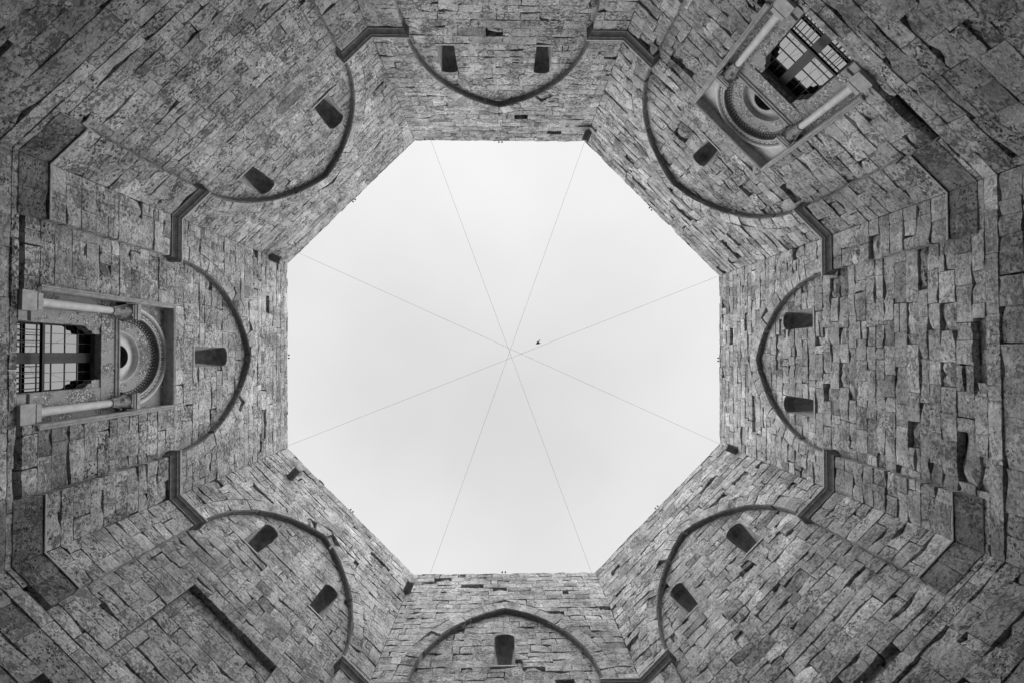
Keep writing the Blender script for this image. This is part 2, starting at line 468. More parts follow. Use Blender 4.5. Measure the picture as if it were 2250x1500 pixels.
def courses(rnd, z0, z1, h=.305, sd=.035):
    n = max(1, round((z1 - z0) / h)); hs = [max(.6 * h, rnd.gauss(h, sd)) for _ in range(n)]
    s = (z1 - z0) / sum(hs); out = [z0]
    for a in hs: out.append(out[-1] + a * s)
    out[-1] = z1
    return out
def lay(lot, w, z0, z1, lo, hi, d, mean=.62, zones=(), **k):
    """one course between two ends; each end is (u at the bottom, u at the top)"""
    rnd = lot.rnd
    lo = lo if isinstance(lo, tuple) else (lo, lo); hi = hi if isinstance(hi, tuple) else (hi, hi)
    a, b = max(lo), min(hi)
    if (hi[0] + hi[1]) - (lo[0] + lo[1]) < .16: return
    segs = [(lo, hi, d)]
    for (u0, u1, za, zb, extra) in zones:
        if z1 <= za + .02 or z0 >= zb - .02: continue
        new = []
        for (l_, h_, dd) in segs:
            if u1 <= min(l_) or u0 >= max(h_): new.append((l_, h_, dd)); continue
            if u0 > max(l_) + .05: new.append((l_, (u0, u0), dd))
            if extra is not None: new.append(((max(u0, l_[0]), max(u0, l_[1])), (min(u1, h_[0]), min(u1, h_[1])), dd + extra))
            if u1 < min(h_) - .05: new.append(((u1, u1), h_, dd))
        segs = new
    for (l_, h_, dd) in segs:
        a, b = max(l_), min(h_)
        cuts = []
        if b - a > .45:
            u = a + rnd.uniform(.25, 1.0) * mean
            while u < b - .2:
                cuts.append(u)
                r = rnd.random()
                u += mean * (rnd.uniform(.35, .6) if r < .22 else rnd.uniform(.8, 1.25) if r < .8 else rnd.uniform(1.3, 1.9))
        ends = [l_] + [(c_ + rnd.gauss(0, .004), c_ + rnd.gauss(0, .004)) for c_ in cuts] + [h_]
        for i in range(len(ends) - 1):
            p, q = ends[i], ends[i + 1]
            if (q[0] - p[0]) + (q[1] - p[1]) < .1: continue
            step = rnd.gauss(0, .004 + w.jit * .3)
            if rnd.random() < .05 and z1 - z0 > .28:
                zm = z0 + (z1 - z0) * rnd.uniform(.35, .65); f = (zm - z0) / (z1 - z0)
                pm, qm = p[0] * (1 - f) + p[1] * f, q[0] * (1 - f) + q[1] * f
                lot.put(w, [(p[0], z0), (q[0], z0), (qm, zm), (pm, zm)], dd, **k)
                lot.put(w, [(pm, zm), (qm, zm), (q[1], z1), (p[1], z1)], dd, **k)
            else:
                lot.put(w, [(p[0], z0), (q[0], z0), (q[1], z1), (p[1], z1)], dd, **k)

# ------------------------------------------------------------------ walls
DESC = {
 'NW': 'smooth pitted stone wall at the upper left of the photo, its blind arch holding two slit windows',
 'N': 'stone wall along the top edge of the photo with two slit windows under its pointed arch',
 'NE': 'rough stone wall at the upper right around the big window, with one slit window beside it',
 'E': 'roughest stone wall, at the right of the photo, with two slit windows and many broken blocks',
 'SE': 'broken stone wall at the lower right corner of the photo with two slit windows',
 'S': 'stone wall along the bottom edge of the photo with one slit window under the arch',
 'SW': 'stone wall at the lower left with two slit windows above a shallow walled-up doorway recess',
 'W': 'stone wall at the left of the photo behind the big framed window, one slit window above',
}
def sweep_arch(w, prof, ex=0.0, n=26):
    """profile (radial outwards, depth) drawn along the pointed arch"""
    pts = []
    for side in (-1, 1):
        th = math.acos(max(-1, min(1, w.c / w.R)))
        seq = [th * i / n for i in range(n + 1)]
        if side == 1: seq = seq[::-1]
        for a in seq: pts.append((side, a))
    rows = []
    for side, a in pts:
        row = []
        for (r, y) in prof:
            row.append((side * ((w.R + r) * math.cos(a) - w.c), y, w.zs + (w.R + r) * math.sin(a)))
        rows.append(row)
    for k in (n, n + 1):
        for i, (r, y) in enumerate(prof):
            q = (w.R + r) ** 2 - w.c ** 2
            rows[k][i] = (0.0, y, w.zs + math.sqrt(max(q, 0)))
    return rows

def build_wall(nm):
    w = WALLS[nm]
    rnd = random.Random(w.seed)
    root = thing('courtyard_wall', DESC[nm], 'wall', w.B, 'the eight walls of the courtyard')
    H = w.L / 2
    lot = Lot(w); lot.rnd = rnd
    zones = []
    anchors = {LOW_Z, 16.9}
    for (a, b, z0, z1, rise) in w.win:
        zt = z1 + rise + .07
        zones.append((a - .0, b + .0, z0 - .06, zt, None)); anchors |= {z0 - .06, zt}
        w.zt = zt
    if len(w.win) > 1:
        z0 = min(v[2] for v in w.win) - .06; zt = max(v[3] + v[4] + .07 for v in w.win)
        anchors = {LOW_Z, 16.9, z0, zt}
        zones = [(v[0], v[1], z0, zt, None) for v in w.win]
        w.win = [(v[0], v[1], z0 + .06, zt - .07 - v[4], v[4]) for v in w.win]
    if nm in ORN:
        c = ORN[nm]
        zones.append((c - 1.43, c + 1.43, 9.10, 12.78, None)); zones.append((c - 1.29, c + 1.29, LOW_Z - .1, 9.10, None)); anchors |= {9.10, 12.78}
    if nm == 'SW': zones.append((-1.45, 1.35, LOW_Z, 11.26, .15)); anchors.add(11.26)
    if nm == 'NE': pass
    anchors = sorted(anchors)
    # recessed wall under the arch
    for k in range(len(anchors) - 1):
        zs = courses(rnd, anchors[k], anchors[k + 1])
        for j in range(len(zs) - 1):
            x = arch_x(w, zs[j]) + .07
            if zs[j] >= w.apex: continue
            if x < .12: continue
            lay(lot, w, zs[j], zs[j + 1], -x, x, RECESS, zones=zones, mean=.53 if zs[j] > 11 else .60)
    # arch ring
    th = math.acos(w.c / w.R)
    for side in (-1, 1):
        n = 13
        cuts = [0.0]
        for i in range(1, n): cuts.append(th * (i + rnd.uniform(-.22, .22)) / n)
        cuts.append(th)
        for i in range(n):
            a, b = cuts[i], cuts[i + 1]
            P = lambda r, an: (side * (r * math.cos(an) - w.c), w.zs + r * math.sin(an))
            ri, ro = w.R, w.R + RING + rnd.uniform(-.05, .03)
            ro0 = w.R + RING
            pts = [P(ri, a), P(ro0, a), P(ro0, b), P(ri, b)]
            if side == -1: pts = [pts[1], pts[0], pts[3], pts[2]]
            lot.put(w, pts, 0.0, name='voussoir', thick=.215, gap=.006)
    tip = w.zs + (w.R + RING) * math.sin(th); tu = (w.R + RING) * math.cos(th) - w.c
    lot.put(w, [(-.02, w.apex + .01), (.02, w.apex + .01), (tu, tip), (-tu, tip)], 0.0, name='voussoir', thick=.2, bite=0)
    # wall above the arch, flush with the piers
    def outx(z):
        if z <= w.zs: return w.hw + RING
        if z < tip: return max(arch_x(w, z, RING), 0)
        return 0.0
    zs = courses(rnd, w.zs, TOP, .285, .03)
    for j in range(len(zs) - 1):
        a, b = zs[j], zs[j + 1]
        xa, xb = outx(a), outx(b)
        if b >= TOP - .01: b_ = TOP
        if xa <= .25:
            lay(lot, w, a, b, -H, H, 0.0, mean=.56)
        else:
            lay(lot, w, a, b, -H, (-xa, -max(xb, .0)), 0.0, mean=.53)
            lay(lot, w, a, b, (xa, max(xb, .0)), H, 0.0, mean=.53)
    # ragged coping course
    for q in range(24):
        ua, ub = -H + w.L * q / 24, -H + w.L * (q + 1) / 24
        lot.put(w, [(ua, TOP - .002), (ub, TOP - .002), (ub, TOP + .035 + rnd.uniform(0, .035)), (ua, TOP + .035 + rnd.uniform(0, .035))], .0, bite=.25, jit=.008)
    # string course and the plain wall below it
    dl = .222
    HL = H + dl * T22
    gaps = {'E': [(-.34, .91), (-2.43, -1.76)], 'NE': [(-2.98, -1.77)], 'SE': [(.4, 1.3)], 'NW': [], 'W': [], 'SW': []}.get(nm, [])
    zn = [(a, b, STR_Z1, LOW_Z, .14) for a, b in gaps]
    if nm in ORN: zn.append((ORN[nm] - 1.29, ORN[nm] + 1.29, LOW_Z - .1, LOW_Z, None))
    lay(lot, w, STR_Z1, LOW_Z - (.1 if nm in ORN else 0), -HL, HL, RECESS + .005, zones=zn, mean=.7)
    lay(lot, w, STR_Z0, STR_Z1, -HL, HL, RECESS + .012, mean=.75, bite=.02, jit=.004, ero=0)
    zs = courses(rnd, 5.2, STR_Z0, .40, .05)
    for j in range(len(zs) - 1):
        lay(lot, w, zs[j], zs[j + 1], -HL, HL, dl, mean=.66 if nm in ('NE', 'E', 'SE') else .8, ero=w.ero * 1.5, jit=w.jit * 1.6)
    zs = courses(rnd, ZB, 5.2, .42, .05)
    for j in range(len(zs) - 1):
        lay(lot, w, zs[j], zs[j + 1], -HL, HL, dl, mean=.85, cheap=True)
    lot.emit(root)
    up = Matrix.Translation((0, 0, EYE))
    def P(mb, name, m, parent=root, smooth=False, **k):
        mb.v = [(x, y, z + EYE) for x, y, z in mb.v]
        return mb.build(name, m, parent, smooth, **k)
    # soffit moulding of the arch: roll and fillet
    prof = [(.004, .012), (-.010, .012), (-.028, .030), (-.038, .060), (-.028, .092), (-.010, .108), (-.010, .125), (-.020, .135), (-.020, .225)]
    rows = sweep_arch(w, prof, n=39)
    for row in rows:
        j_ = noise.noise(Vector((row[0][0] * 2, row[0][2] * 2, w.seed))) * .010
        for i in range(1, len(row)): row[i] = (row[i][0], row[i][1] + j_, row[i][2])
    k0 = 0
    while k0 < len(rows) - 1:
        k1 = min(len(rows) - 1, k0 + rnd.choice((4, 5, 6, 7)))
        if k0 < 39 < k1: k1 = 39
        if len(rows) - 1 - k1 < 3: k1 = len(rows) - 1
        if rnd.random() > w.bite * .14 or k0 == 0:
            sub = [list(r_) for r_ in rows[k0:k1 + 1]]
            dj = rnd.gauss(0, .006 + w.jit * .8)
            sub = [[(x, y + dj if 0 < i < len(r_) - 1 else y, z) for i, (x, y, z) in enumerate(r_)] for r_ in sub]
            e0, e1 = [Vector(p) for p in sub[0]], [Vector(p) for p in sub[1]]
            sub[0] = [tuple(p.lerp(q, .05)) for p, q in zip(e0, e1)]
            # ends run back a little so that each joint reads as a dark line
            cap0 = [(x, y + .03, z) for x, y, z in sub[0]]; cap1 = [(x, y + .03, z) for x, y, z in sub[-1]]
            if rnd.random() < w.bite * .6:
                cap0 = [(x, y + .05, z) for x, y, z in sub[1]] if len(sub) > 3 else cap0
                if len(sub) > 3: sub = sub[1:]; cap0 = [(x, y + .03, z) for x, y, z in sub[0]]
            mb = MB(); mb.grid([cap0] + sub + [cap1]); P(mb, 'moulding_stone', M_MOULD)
        k0 = k1
    # core of the wall behind the facing, with the window holes left out
    holes = [(v[0] - .03, v[1] + .03, v[2] - .1, v[3] + v[4] + .1) for v in w.win]
    if nm in ORN: holes.append((ORN[nm] - 1.45, ORN[nm] + 1.45, LOW_Z - .1, 12.85))
    us = sorted({-H - .19, H + .19} | {h[0] for h in holes} | {h[1] for h in holes}); zz = sorted({ZB, TOP - .15} | {h[2] for h in holes} | {h[3] for h in holes})
    mb = MB()
    for i in range(len(us) - 1):
        for j in range(len(zz) - 1):
            cu, cz = (us[i] + us[i + 1]) / 2, (zz[j] + zz[j + 1]) / 2
            if any(h[0] < cu < h[1] and h[2] < cz < h[3] for h in holes): continue
            mb.box(us[i], us[i + 1], .47, 2.6, zz[j], zz[j + 1])
    P(mb, 'wall_core', M_CORE)
    mb = MB(); mb.box(-H - .6, H + .6, .10, 2.6, TOP - .14, TOP - .03)
    P(mb, 'coping', M_TRIM)
    # slit windows
    for (a, b, z0, z1, rise) in w.win:
        cx, hw_ = (a + b) / 2, (b - a) / 2
        def outline(y, s, zbot, ztop, rs, n=12):
            o = [(cx - hw_ * s, y, zbot), (cx - hw_ * s, y, ztop)]
            o += [(cx - hw_ * s * math.cos(math.pi * i / n), y, ztop + rs * math.sin(math.pi * i / n)) for i in range(1, n)]
            o += [(cx + hw_ * s, y, ztop), (cx + hw_ * s, y, zbot)]
            return o
        h = z1 - z0
        rough = rnd.random
        sk = rnd.uniform(-.03, .03)
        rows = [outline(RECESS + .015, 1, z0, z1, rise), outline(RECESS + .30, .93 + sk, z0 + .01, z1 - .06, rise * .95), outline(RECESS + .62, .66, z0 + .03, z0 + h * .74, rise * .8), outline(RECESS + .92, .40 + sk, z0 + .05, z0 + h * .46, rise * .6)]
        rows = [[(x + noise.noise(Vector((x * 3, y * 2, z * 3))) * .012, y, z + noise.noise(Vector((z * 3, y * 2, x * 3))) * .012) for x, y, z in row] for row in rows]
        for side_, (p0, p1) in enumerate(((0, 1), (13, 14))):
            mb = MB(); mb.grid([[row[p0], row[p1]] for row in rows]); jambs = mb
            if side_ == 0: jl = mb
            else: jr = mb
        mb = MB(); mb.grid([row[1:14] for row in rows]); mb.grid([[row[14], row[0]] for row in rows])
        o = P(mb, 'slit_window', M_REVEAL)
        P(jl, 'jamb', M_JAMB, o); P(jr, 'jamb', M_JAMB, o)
        mb = MB(); mb.v = [(x, y + .002, z) for x, y, z in rows[-1]]; mb.f = [tuple(range(15))]
        P(mb, 'dark_end_cap', M_DARK, o)  # black cap added to stand for the unlit end of the niche
        mb = MB(); mb.box(a - .03, b + .03, RECESS - .012, RECESS + .3, z0 - .055, z0 - .004)
        P(mb, 'sill', M_TRIM, o)
        mb = MB()
        n = 12
        arc = [(cx - hw_ * math.cos(math.pi * i / n), z1 + rise * math.sin(math.pi * i / n)) for i in range(n + 1)]
        topz = z1 + rise + .065
        f = []; y0 = RECESS + rnd.uniform(-.004, .006)
        low = [(x, y0, z) for x, z in arc]; hi_ = [(cx - hw_ + 2 * hw_ * i / n, y0, topz) for i in range(n + 1)]
        lowb = [(x, y0 + .24, z) for x, _, z in low]; hib = [(x, y0 + .2, z) for x, _, z in hi_]
        mb.grid([lowb, low, hi_, hib])
        P(mb, 'window_head', M_STONE, o, tone=rnd.uniform(.9, 1.1), pit=.4)
    return root

wall_roots = {}
for nm in ORDER: wall_roots[nm] = build_wall(nm)

# ------------------------------------------------------------------ corner piers with cornice and chamfered foot
PIERD = {
 0: ('NW', 'N', 'corner pier with a stepped cornice between the top wall and the smooth upper left wall'),
 1: ('N', 'NE', 'corner pier with a stepped cornice between the top wall and the upper right wall'),
 2: ('NE', 'E', 'rough corner pier with a dark cornice between the upper right and right walls'),
 3: ('E', 'SE', 'corner pier full of broken holes between the right wall and the lower right wall'),
 4: ('SE', 'S', 'corner pier between the lower right and bottom walls, cut by the photo edge'),
 5: ('S', 'SW', 'corner pier between the bottom and lower left walls, cut by the photo edge'),
 6: ('SW', 'W', 'smooth corner pier with a dark cornice between the left and lower left walls'),
 7: ('W', 'NW', 'smooth corner pier with a dark cornice between the left and upper left walls'),
}
def build_pier(k):
    na, nb, desc = PIERD[k]
    A, B = WALLS[na], WALLS[nb]
    c = Vector(CORN[(k + 1) % 8])
    M = Matrix.Translation((c.x, c.y, 0))
    root = thing('corner_pier', desc, 'pier', M, 'the eight corner piers')
    lot = Lot(A); rnd = random.Random(100 + k); lot.rnd = rnd
    zt = (A.zs + B.zs) / 2
    # which end of each wall touches this corner
    def end(w):
        return 1 if (w.M @ Vector((w.L / 2, 0, 0)) - Vector((c.x, c.y, EYE))).length < .1 else -1
    sa, sb = end(A), end(B)
    zs = courses(rnd, PIER_F, zt - .30, .325, .03)
    for w, s in ((A, sa), (B, sb)):
        for j in range(len(zs) - 1):
            lo, hi = sorted((s * w.hw, s * w.L / 2))
            lay(lot, w, zs[j], zs[j + 1], lo, hi, 0.0, mean=.75, thick=.24)
        lo, hi = sorted((s * w.hw, s * w.L / 2))
        lay(lot, w, zt - .30, zt - .02, lo, hi, 0.02, mean=.9, thick=.2, bite=0)
    # chamfered foot: the face slopes back as it goes down
    for w, s in ((A, sa), (B, sb)):
        for (f0, f1) in ((0, .5), (.5, 1)):
            e0 = s * (w.hw + (w.L / 2 - w.hw) * f0); e1 = s * (w.hw + (w.L / 2 - w.hw) * f1)
            lo, hi = sorted((e0, e1))
            V, F = stone(rnd, w, [(lo, PIER_Z), (hi, PIER_Z), (hi, PIER_F - .035), (lo, PIER_F - .035)], 0.0, thick=.22, bite=.05, jit=.002, ero=0)
            dz = PIER_F - PIER_Z
            V = [(x + (s * .19 * T22 * (PIER_F - z) / dz if abs(x - s * w.L / 2) < .05 else 0), y + .19 * (PIER_F - z) / dz if y < .2 else .32, z) for x, y, z in V]
            lot.items.append((500, 'foot_stone', w, V, F, .92, .5))
    lot.emit(root, 290)
    bis = (A.d + B.d).normalized()
    mb = MB()
    for (off, za, zb) in ((.02, PIER_F + EYE, TOP + EYE - .02), (.30, 0.0, PIER_F + EYE)):
      pl = [bis * off, A.d * .52, bis * 1.2, B.d * .52]
      mb.add([(p.x, p.y, zz) for zz in (za, zb) for p in pl], [(0, 1, 2, 3), (4, 7, 6, 5), (0, 4, 5, 1), (1, 5, 6, 2), (2, 6, 7, 3), (3, 7, 4, 0)])
    mb.build('corner_core', M_CORE, root)
    inv = M.inverted()
    def plan_sweep(name, prof, m):
        # path: side face of A - front A - corner - front B - side face of B
        def wp(w, u, y): return (w.M @ Vector((u, y, 0)))
        pts = [wp(A, sa * A.hw, RECESS + .02), wp(A, sa * A.hw, 0), Vector((c.x, c.y, EYE)), wp(B, sb * B.hw, 0), wp(B, sb * B.hw, RECESS + .02)]
        pts = [Vector((p.x, p.y)) for p in pts]
        nrm = []
        for i in range(4):
            e = (pts[i + 1] - pts[i]).normalized(); n_ = Vector((-e.y, e.x))
            nrm.append(n_)
        if nrm[1].dot(A.d) > 0: nrm = [-n_ for n_ in nrm]
        rows = []
        for (off, z) in prof:
            row = []
            for i, p in enumerate(pts):
                if i == 0: q = p + nrm[0] * off
                elif i == 4: q = p + nrm[3] * off
                else:
                    b_ = nrm[i - 1] + nrm[i]; q = p + b_ * (off / (b_.length_squared / 2)) if b_.length > .1 else p
                row.append(tuple(inv @ Vector((q.x, q.y, z + EYE))))
            rows.append(row)
        mb = MB(); mb.grid(rows); return mb.build(name, m, root)
    z = zt
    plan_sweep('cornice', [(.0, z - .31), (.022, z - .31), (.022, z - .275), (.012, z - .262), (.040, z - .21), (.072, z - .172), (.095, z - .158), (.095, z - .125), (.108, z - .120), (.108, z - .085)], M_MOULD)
    plan_sweep('cornice_fillet', [(.110, z - .083), (.128, z - .083), (.128, z - .035), (.004, z - .022)], M_TRIM)
    plan_sweep('foot_fillet', [(.0, PIER_F - .030), (.006, PIER_F - .026), (.009, PIER_F - .010), (.006, PIER_F + .010), (.0, PIER_F + .014)], M_TRIM)
for k in range(8): build_pier(k)

# ------------------------------------------------------------------ the two big framed windows
def build_window(nm, desc):
    w = WALLS[nm]; uc = ORN[nm]
    M = w.B @ Matrix.Translation((uc, RECESS, LOW_Z + EYE - .1))
    root = thing('framed_window', desc, 'window', M, 'the two big framed windows')
    OX, OY, OZ = 0, RECESS, LOW_Z - .1
    rnd = random.Random(w.seed + 50)
    def P(mb, name, m, parent=root, smooth=False, **k):
        mb.v = [(x - OX, y - OY, z - OZ) for x, y, z in mb.v]
        return mb.build(name, m, parent, smooth, **k)
    Z0, Z1 = LOW_Z - .1, 12.77
    # outer frame moulding, mitred at the top corners
    prof = [(1.43, .30), (1.43, .165), (1.415, .150), (1.395, .150), (1.385, .162), (1.375, .150), (1.35, .138), (1.325, .150), (1.312, .175), (1.312, .43)]
    mb = MB(); rows = []
    for (hx, hz) in ((-1, 0), (-1, 1), (1, 1), (1, 0)):
        rows.append([(hx * r, y, (Z1 - (1.43 - r)) if hz else 9.08) for r, y in prof])
    mb.grid(rows); P(mb, 'frame', M_TRIM)
    # jambs and lintel of breccia
    PZ = 10.72
    for s in (-1, 1):
        mb = MB()
        x0, x1 = (s * .70, s * 1.33) if s > 0 else (s * 1.33, s * .70)
        mb.box(x0, x1, .42, .76, Z0, PZ)
        P(mb, 'jamb', M_BREC)
        mb = MB()
        # corbel in the corner of the opening
        pr = [(0, 10.28), (.03, 10.34), (.10, 10.42), (.11, 10.50), (.17, 10.52), (.185, 10.60), (.185, PZ)]
        ys = (.44, .64)
        rows = [[(s * (.702 - o), y, z) for o, z in pr] for y in (ys[0], ys[1])]
        mb.grid(rows)
        for y in ys:
            k = len(mb.v); mb.v += [(s * (.702 - o), y, z) for o, z in pr] + [(s * .702, y, PZ)]; mb.f.append(tuple(range(k, k + len(pr) + 1)))
        P(mb, 'corbel', M_BREC)
    mb = MB(); mb.box(-1.32, 1.32, .415, .56, PZ + .003, 11.12); P(mb, 'lintel', M_BREC)
    mb = MB(); mb.box(-.72, .72, .562, .76, PZ + .03, 11.12); P(mb, 'inner_lintel', M_NICHE)
    # dark fillet moulding over the lintel
    pr = [(.415, 11.085), (.395, 11.09), (.388, 11.12), (.402, 11.13), (.402, 11.15), (.378, 11.17), (.378, 11.20), (.50, 11.21)]
    mb = MB(); mb.grid([[(x, y + (noise.noise(Vector((x * 5, 0, 3))) * .006), z) for y, z in pr] for x in [-.92 + 1.84 * i / 12 for i in range(13)]])
    P(mb, 'lintel_moulding', M_TRIM)
    # tympanum with a round blind oculus
    ZC, RT, ZO, RO = 11.46, .87, 11.28, .635
    mb = MB(); N = 40
    outer = []; inner = []
    for i in range(N + 1):
        a = math.pi * i / N
        # ray from the oculus centre to the tympanum edge
        dx, dz = math.cos(a), math.sin(a)
        lo_, hi_ = 0.0, 2.0
        for _ in range(30):
            mid = (lo_ + hi_) / 2
            x, z = dx * mid, ZO + dz * mid
            if (x * x + (max(z - ZC, 0)) ** 2) < RT * RT and z >= 11.20: lo_ = mid
            else: hi_ = mid
        outer.append((dx * lo_, .51, ZO + dz * lo_)); inner.append((dx * RO, .51, ZO + dz * RO))
    mid_ = [((o[0] + i_[0]) / 2, .51, (o[2] + i_[2]) / 2) for o, i_ in zip(outer, inner)]
    mb.grid([outer, mid_, inner])
    mb.box(-RT, -RO, .512, .54, 11.19, ZO); mb.box(RO, RT, .512, .54, 11.19, ZO)
    tym = P(mb, 'tympanum', M_BREC)
    mb = MB(); rows = []
    for (r, y) in ((.638, .515), (.635, .49), (.62, .485), (.612, .50), (.604, .58), (.575, .605), (.50, .59), (.42, .555), (.35, .52), (.315, .495), (.30, .488), (.288, .495)):
        rows.append([(r * math.cos(-.22 + (math.pi + .44) * i / N), y, ZO + r * math.sin(-.22 + (math.pi + .44) * i / N)) for i in range(N + 1)])
    mb.grid(rows); P(mb, 'oculus_bowl', M_MARBLE if nm == 'W' else M_TRIM, tym, True)
    mb = MB(); mb.grid([[(r * math.cos(-.22 + (math.pi + .44) * i / N), y, ZO + r * math.sin(-.22 + (math.pi + .44) * i / N)) for i in range(N + 1)] for r, y in ((.287, .496), (.275, .53), (.26, .90))])
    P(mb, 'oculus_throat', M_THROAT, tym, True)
    mb = MB(); mb.box(-.3, .3, .885, .90, 11.0, 11.75); P(mb, 'oculus_back', M_DARK, tym)
    # archivolt rings
    def ringm(name, prof, m, parent=root, n=64, wob=0):
        mb = MB(); rows = []
        for i in range(n + 1):
            a = math.pi * i / n
            rows.append([((r + (wob * math.sin(a * 60) if 0 < q < len(prof) - 1 else 0)) * math.cos(a), y, ZC + (r) * math.sin(a)) for q, (r, y) in enumerate(prof)])
        mb.grid(rows); return P(mb, name, m, parent, True)
    arc = ringm('archivolt', [(1.262, .43), (1.262, .375), (1.25, .350), (1.225, .338), (1.195, .350), (1.175, .375), (1.17, .41)], M_MARBLE)
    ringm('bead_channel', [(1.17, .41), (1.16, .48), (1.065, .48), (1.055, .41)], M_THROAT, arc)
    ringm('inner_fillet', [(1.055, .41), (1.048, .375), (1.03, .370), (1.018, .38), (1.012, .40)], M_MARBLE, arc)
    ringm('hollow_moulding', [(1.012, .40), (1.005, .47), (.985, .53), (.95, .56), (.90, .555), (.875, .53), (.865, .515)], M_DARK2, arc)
    mb = MB(); nb = 27
    for i in range(nb):
        a = math.pi * (i + .5) / nb
        ca, sa_ = math.cos(a), math.sin(a)
        mb.ball((1.112 * ca, .405, ZC + 1.112 * sa_), .038, 8, (1, .8, 1))
        a2 = math.pi * (i + 1) / nb
        if i < nb - 1:
            for da in (-.011, .011):
                c2, s2 = math.cos(a2 + da), math.sin(a2 + da)
                mb.tube((1.07 * c2, .40, ZC + 1.07 * s2), (1.155 * c2, .40, ZC + 1.155 * s2), .009, 5)
    P(mb, 'bead_row', M_MARBLE, arc)
    mb = MB(); nb = 34
    for i in range(nb):
        a = math.pi * (i + .5) / nb; ca, sa_ = math.cos(a), math.sin(a)
        mb.ball((.915 * ca, .53, ZC + .915 * sa_), .032, 6, (1, .9, 1))
        a += .03; ca, sa_ = math.cos(a), math.sin(a)
        mb.ball((.975 * ca, .51, ZC + .975 * sa_), .024, 6)
    P(mb, 'leaf_row', M_CARVED, arc)
    # spandrel plates beside the arch
    for s in (-1, 1):
        mb = MB(); n = 20; a_ = []; b_ = []
        for i in range(n + 1):
            a = math.pi / 2 * i / n
            a_.append((s * 1.24 * math.cos(a), .42, ZC + 1.24 * math.sin(a)))
            if i <= n // 2: b_.append((s * 1.32, .42, ZC + (Z1 - .10 - ZC) * i / (n // 2)))
            else: b_.append((s * 1.32 * (n - i) / (n // 2), .42, Z1 - .10))
        mb.grid([a_, b_]); P(mb, 'spandrel_plate', M_BREC if nm == 'W' else M_MARBLE)
    mb = MB(); mb.box(-1.34, -.66, .57, .60, 11.13, Z1); mb.box(.66, 1.34, .57, .60, 11.13, Z1); mb.box(-.66, .66, .57, .60, 11.93, Z1); P(mb, 'backing', M_CORE)
    # columns
    for s in (-1, 1):
        cx, cy = s * 1.085, .30
        mb = MB(); mb.lathe(cx, cy, [(.092, 9.16), (.090, 9.5), (.084, 10.82)], 24)
        sh = P(mb, 'column', M_MARBLE, smooth=True)
        mb = MB(); mb.box(cx - .195, cx + .195, .13, .43, Z0, 8.95); mb.box(cx - .18, cx + .18, .145, .43, 8.952, 8.99)
        mb.box(cx - .145, cx + .145, .18, .43, 8.992, 9.03); mb.box(cx - .165, cx + .165, .16, .43, 9.032, 9.12)
        P(mb, 'pedestal', M_PED, sh)
        mb = MB(); mb.lathe(cx, cy, [(.125, 9.122), (.14, 9.135), (.125, 9.155), (.10, 9.16), (.105, 9.18), (.092, 9.19)], 24)
        P(mb, 'base_ring', M_MARBLE, sh, True)
        # capital: bell, leaves with curled tips, abacus
        mb = MB(); mb.lathe(cx, cy, [(.084, 10.82), (.106, 10.83), (.110, 10.85), (.100, 10.87), (.085, 10.875), (.09, 10.95), (.105, 11.08), (.14, 11.2), (.16, 11.26)], 20)
        for q in range(8):
            a = math.pi / 4 * q + math.pi / 8; ca, sa_ = math.cos(a), math.sin(a)
            big = 1.25 if q % 2 == 0 else 1.0
            zt = 11.06 if q % 2 else 11.20
            rows = []
            for (r, z, wd) in ((.088, 10.88, .03), (.105, 10.98, .045), (.14 * big, zt - .03, .042), (.175 * big, zt, .03), (.18 * big, zt - .035, .012)):
                rows.append([(cx + r * ca - wd * sa_, cy + r * sa_ + wd * ca, z), (cx + (r + .018) * ca, cy + (r + .018) * sa_, z + .004), (cx + r * ca + wd * sa_, cy + r * sa_ - wd * ca, z)])
            mb.grid(rows)
            mb.ball((cx + .178 * big * ca, cy + .178 * big * sa_, zt - .015), .022, 6)
        cap = P(mb, 'capital', M_CARVED, sh)
        mb = MB(); mb.box(cx - .165, cx + .165, .125, .43, 11.26, 11.30); mb.box(cx - .18, cx + .18, .11, .43, 11.302, 11.36); mb.box(cx - .195, cx + .195, .095, .43, 11.362, 11.46)
        P(mb, 'abacus', M_TRIM, sh)
    # moulded sill ends between pedestals and opening
    for s in (-1, 1):
        mb = MB(); x0, x1 = sorted((s * .70, s * .885))
        for (y0, z0, z1) in ((.20, Z0, 8.86), (.24, 8.862, 8.93), (.20, 8.932, 9.0), (.27, 9.002, 9.04)): mb.box(x0, x1, y0, .415, z0, z1)
        P(mb, 'sill_block', M_TRIM)
    # glazing: post, bars, mirror panes
    G = .68
    mb = MB(); mb.box(-.095, .125, G - .05, G - .006, Z0, PZ + .02); mb.box(.008, .022, G - .062, G - .0505, Z0, PZ)
    P(mb, 'mullion', M_WOOD)
    for (a, b) in ((-.71, -.10), (.13, .71)):
        mb = MB(); mb.box(a, b, G, G + .02, Z0, PZ + .02)
        pane = P(mb, 'pane', M_GLASS)
        mb = MB()
        for x in (a + (b - a) * .34, a + (b - a) * .67): mb.box(x - .006, x + .006, G - .010, G - .001, Z0, PZ)
        for z in (8.92, 9.22, 9.52, 9.82, 10.12, 10.41): mb.box(a, b, G - .012, G - .002, z - .007, z + .007)
        P(mb, 'glazing_bar', M_BAR, pane)
    mb = MB(); mb.box(-.16, .20, .47, .58, Z0, 8.80); P(mb, 'post_foot', M_IRON)
    # iron guard rail
    mb = MB(); mb.box(-.70, .70, .45, .51, 9.41, 9.46); rail = P(mb, 'guard_rail', M_IRON)
    for x in (-.66, -.55, -.44, -.33, -.22, .18, .29, .40, .51, .62):
        mb = MB(); mb.tube((x, .482, Z0), (x, .482, 9.414), .010, 6); P(mb, 'rail_bar', M_IRON, rail)
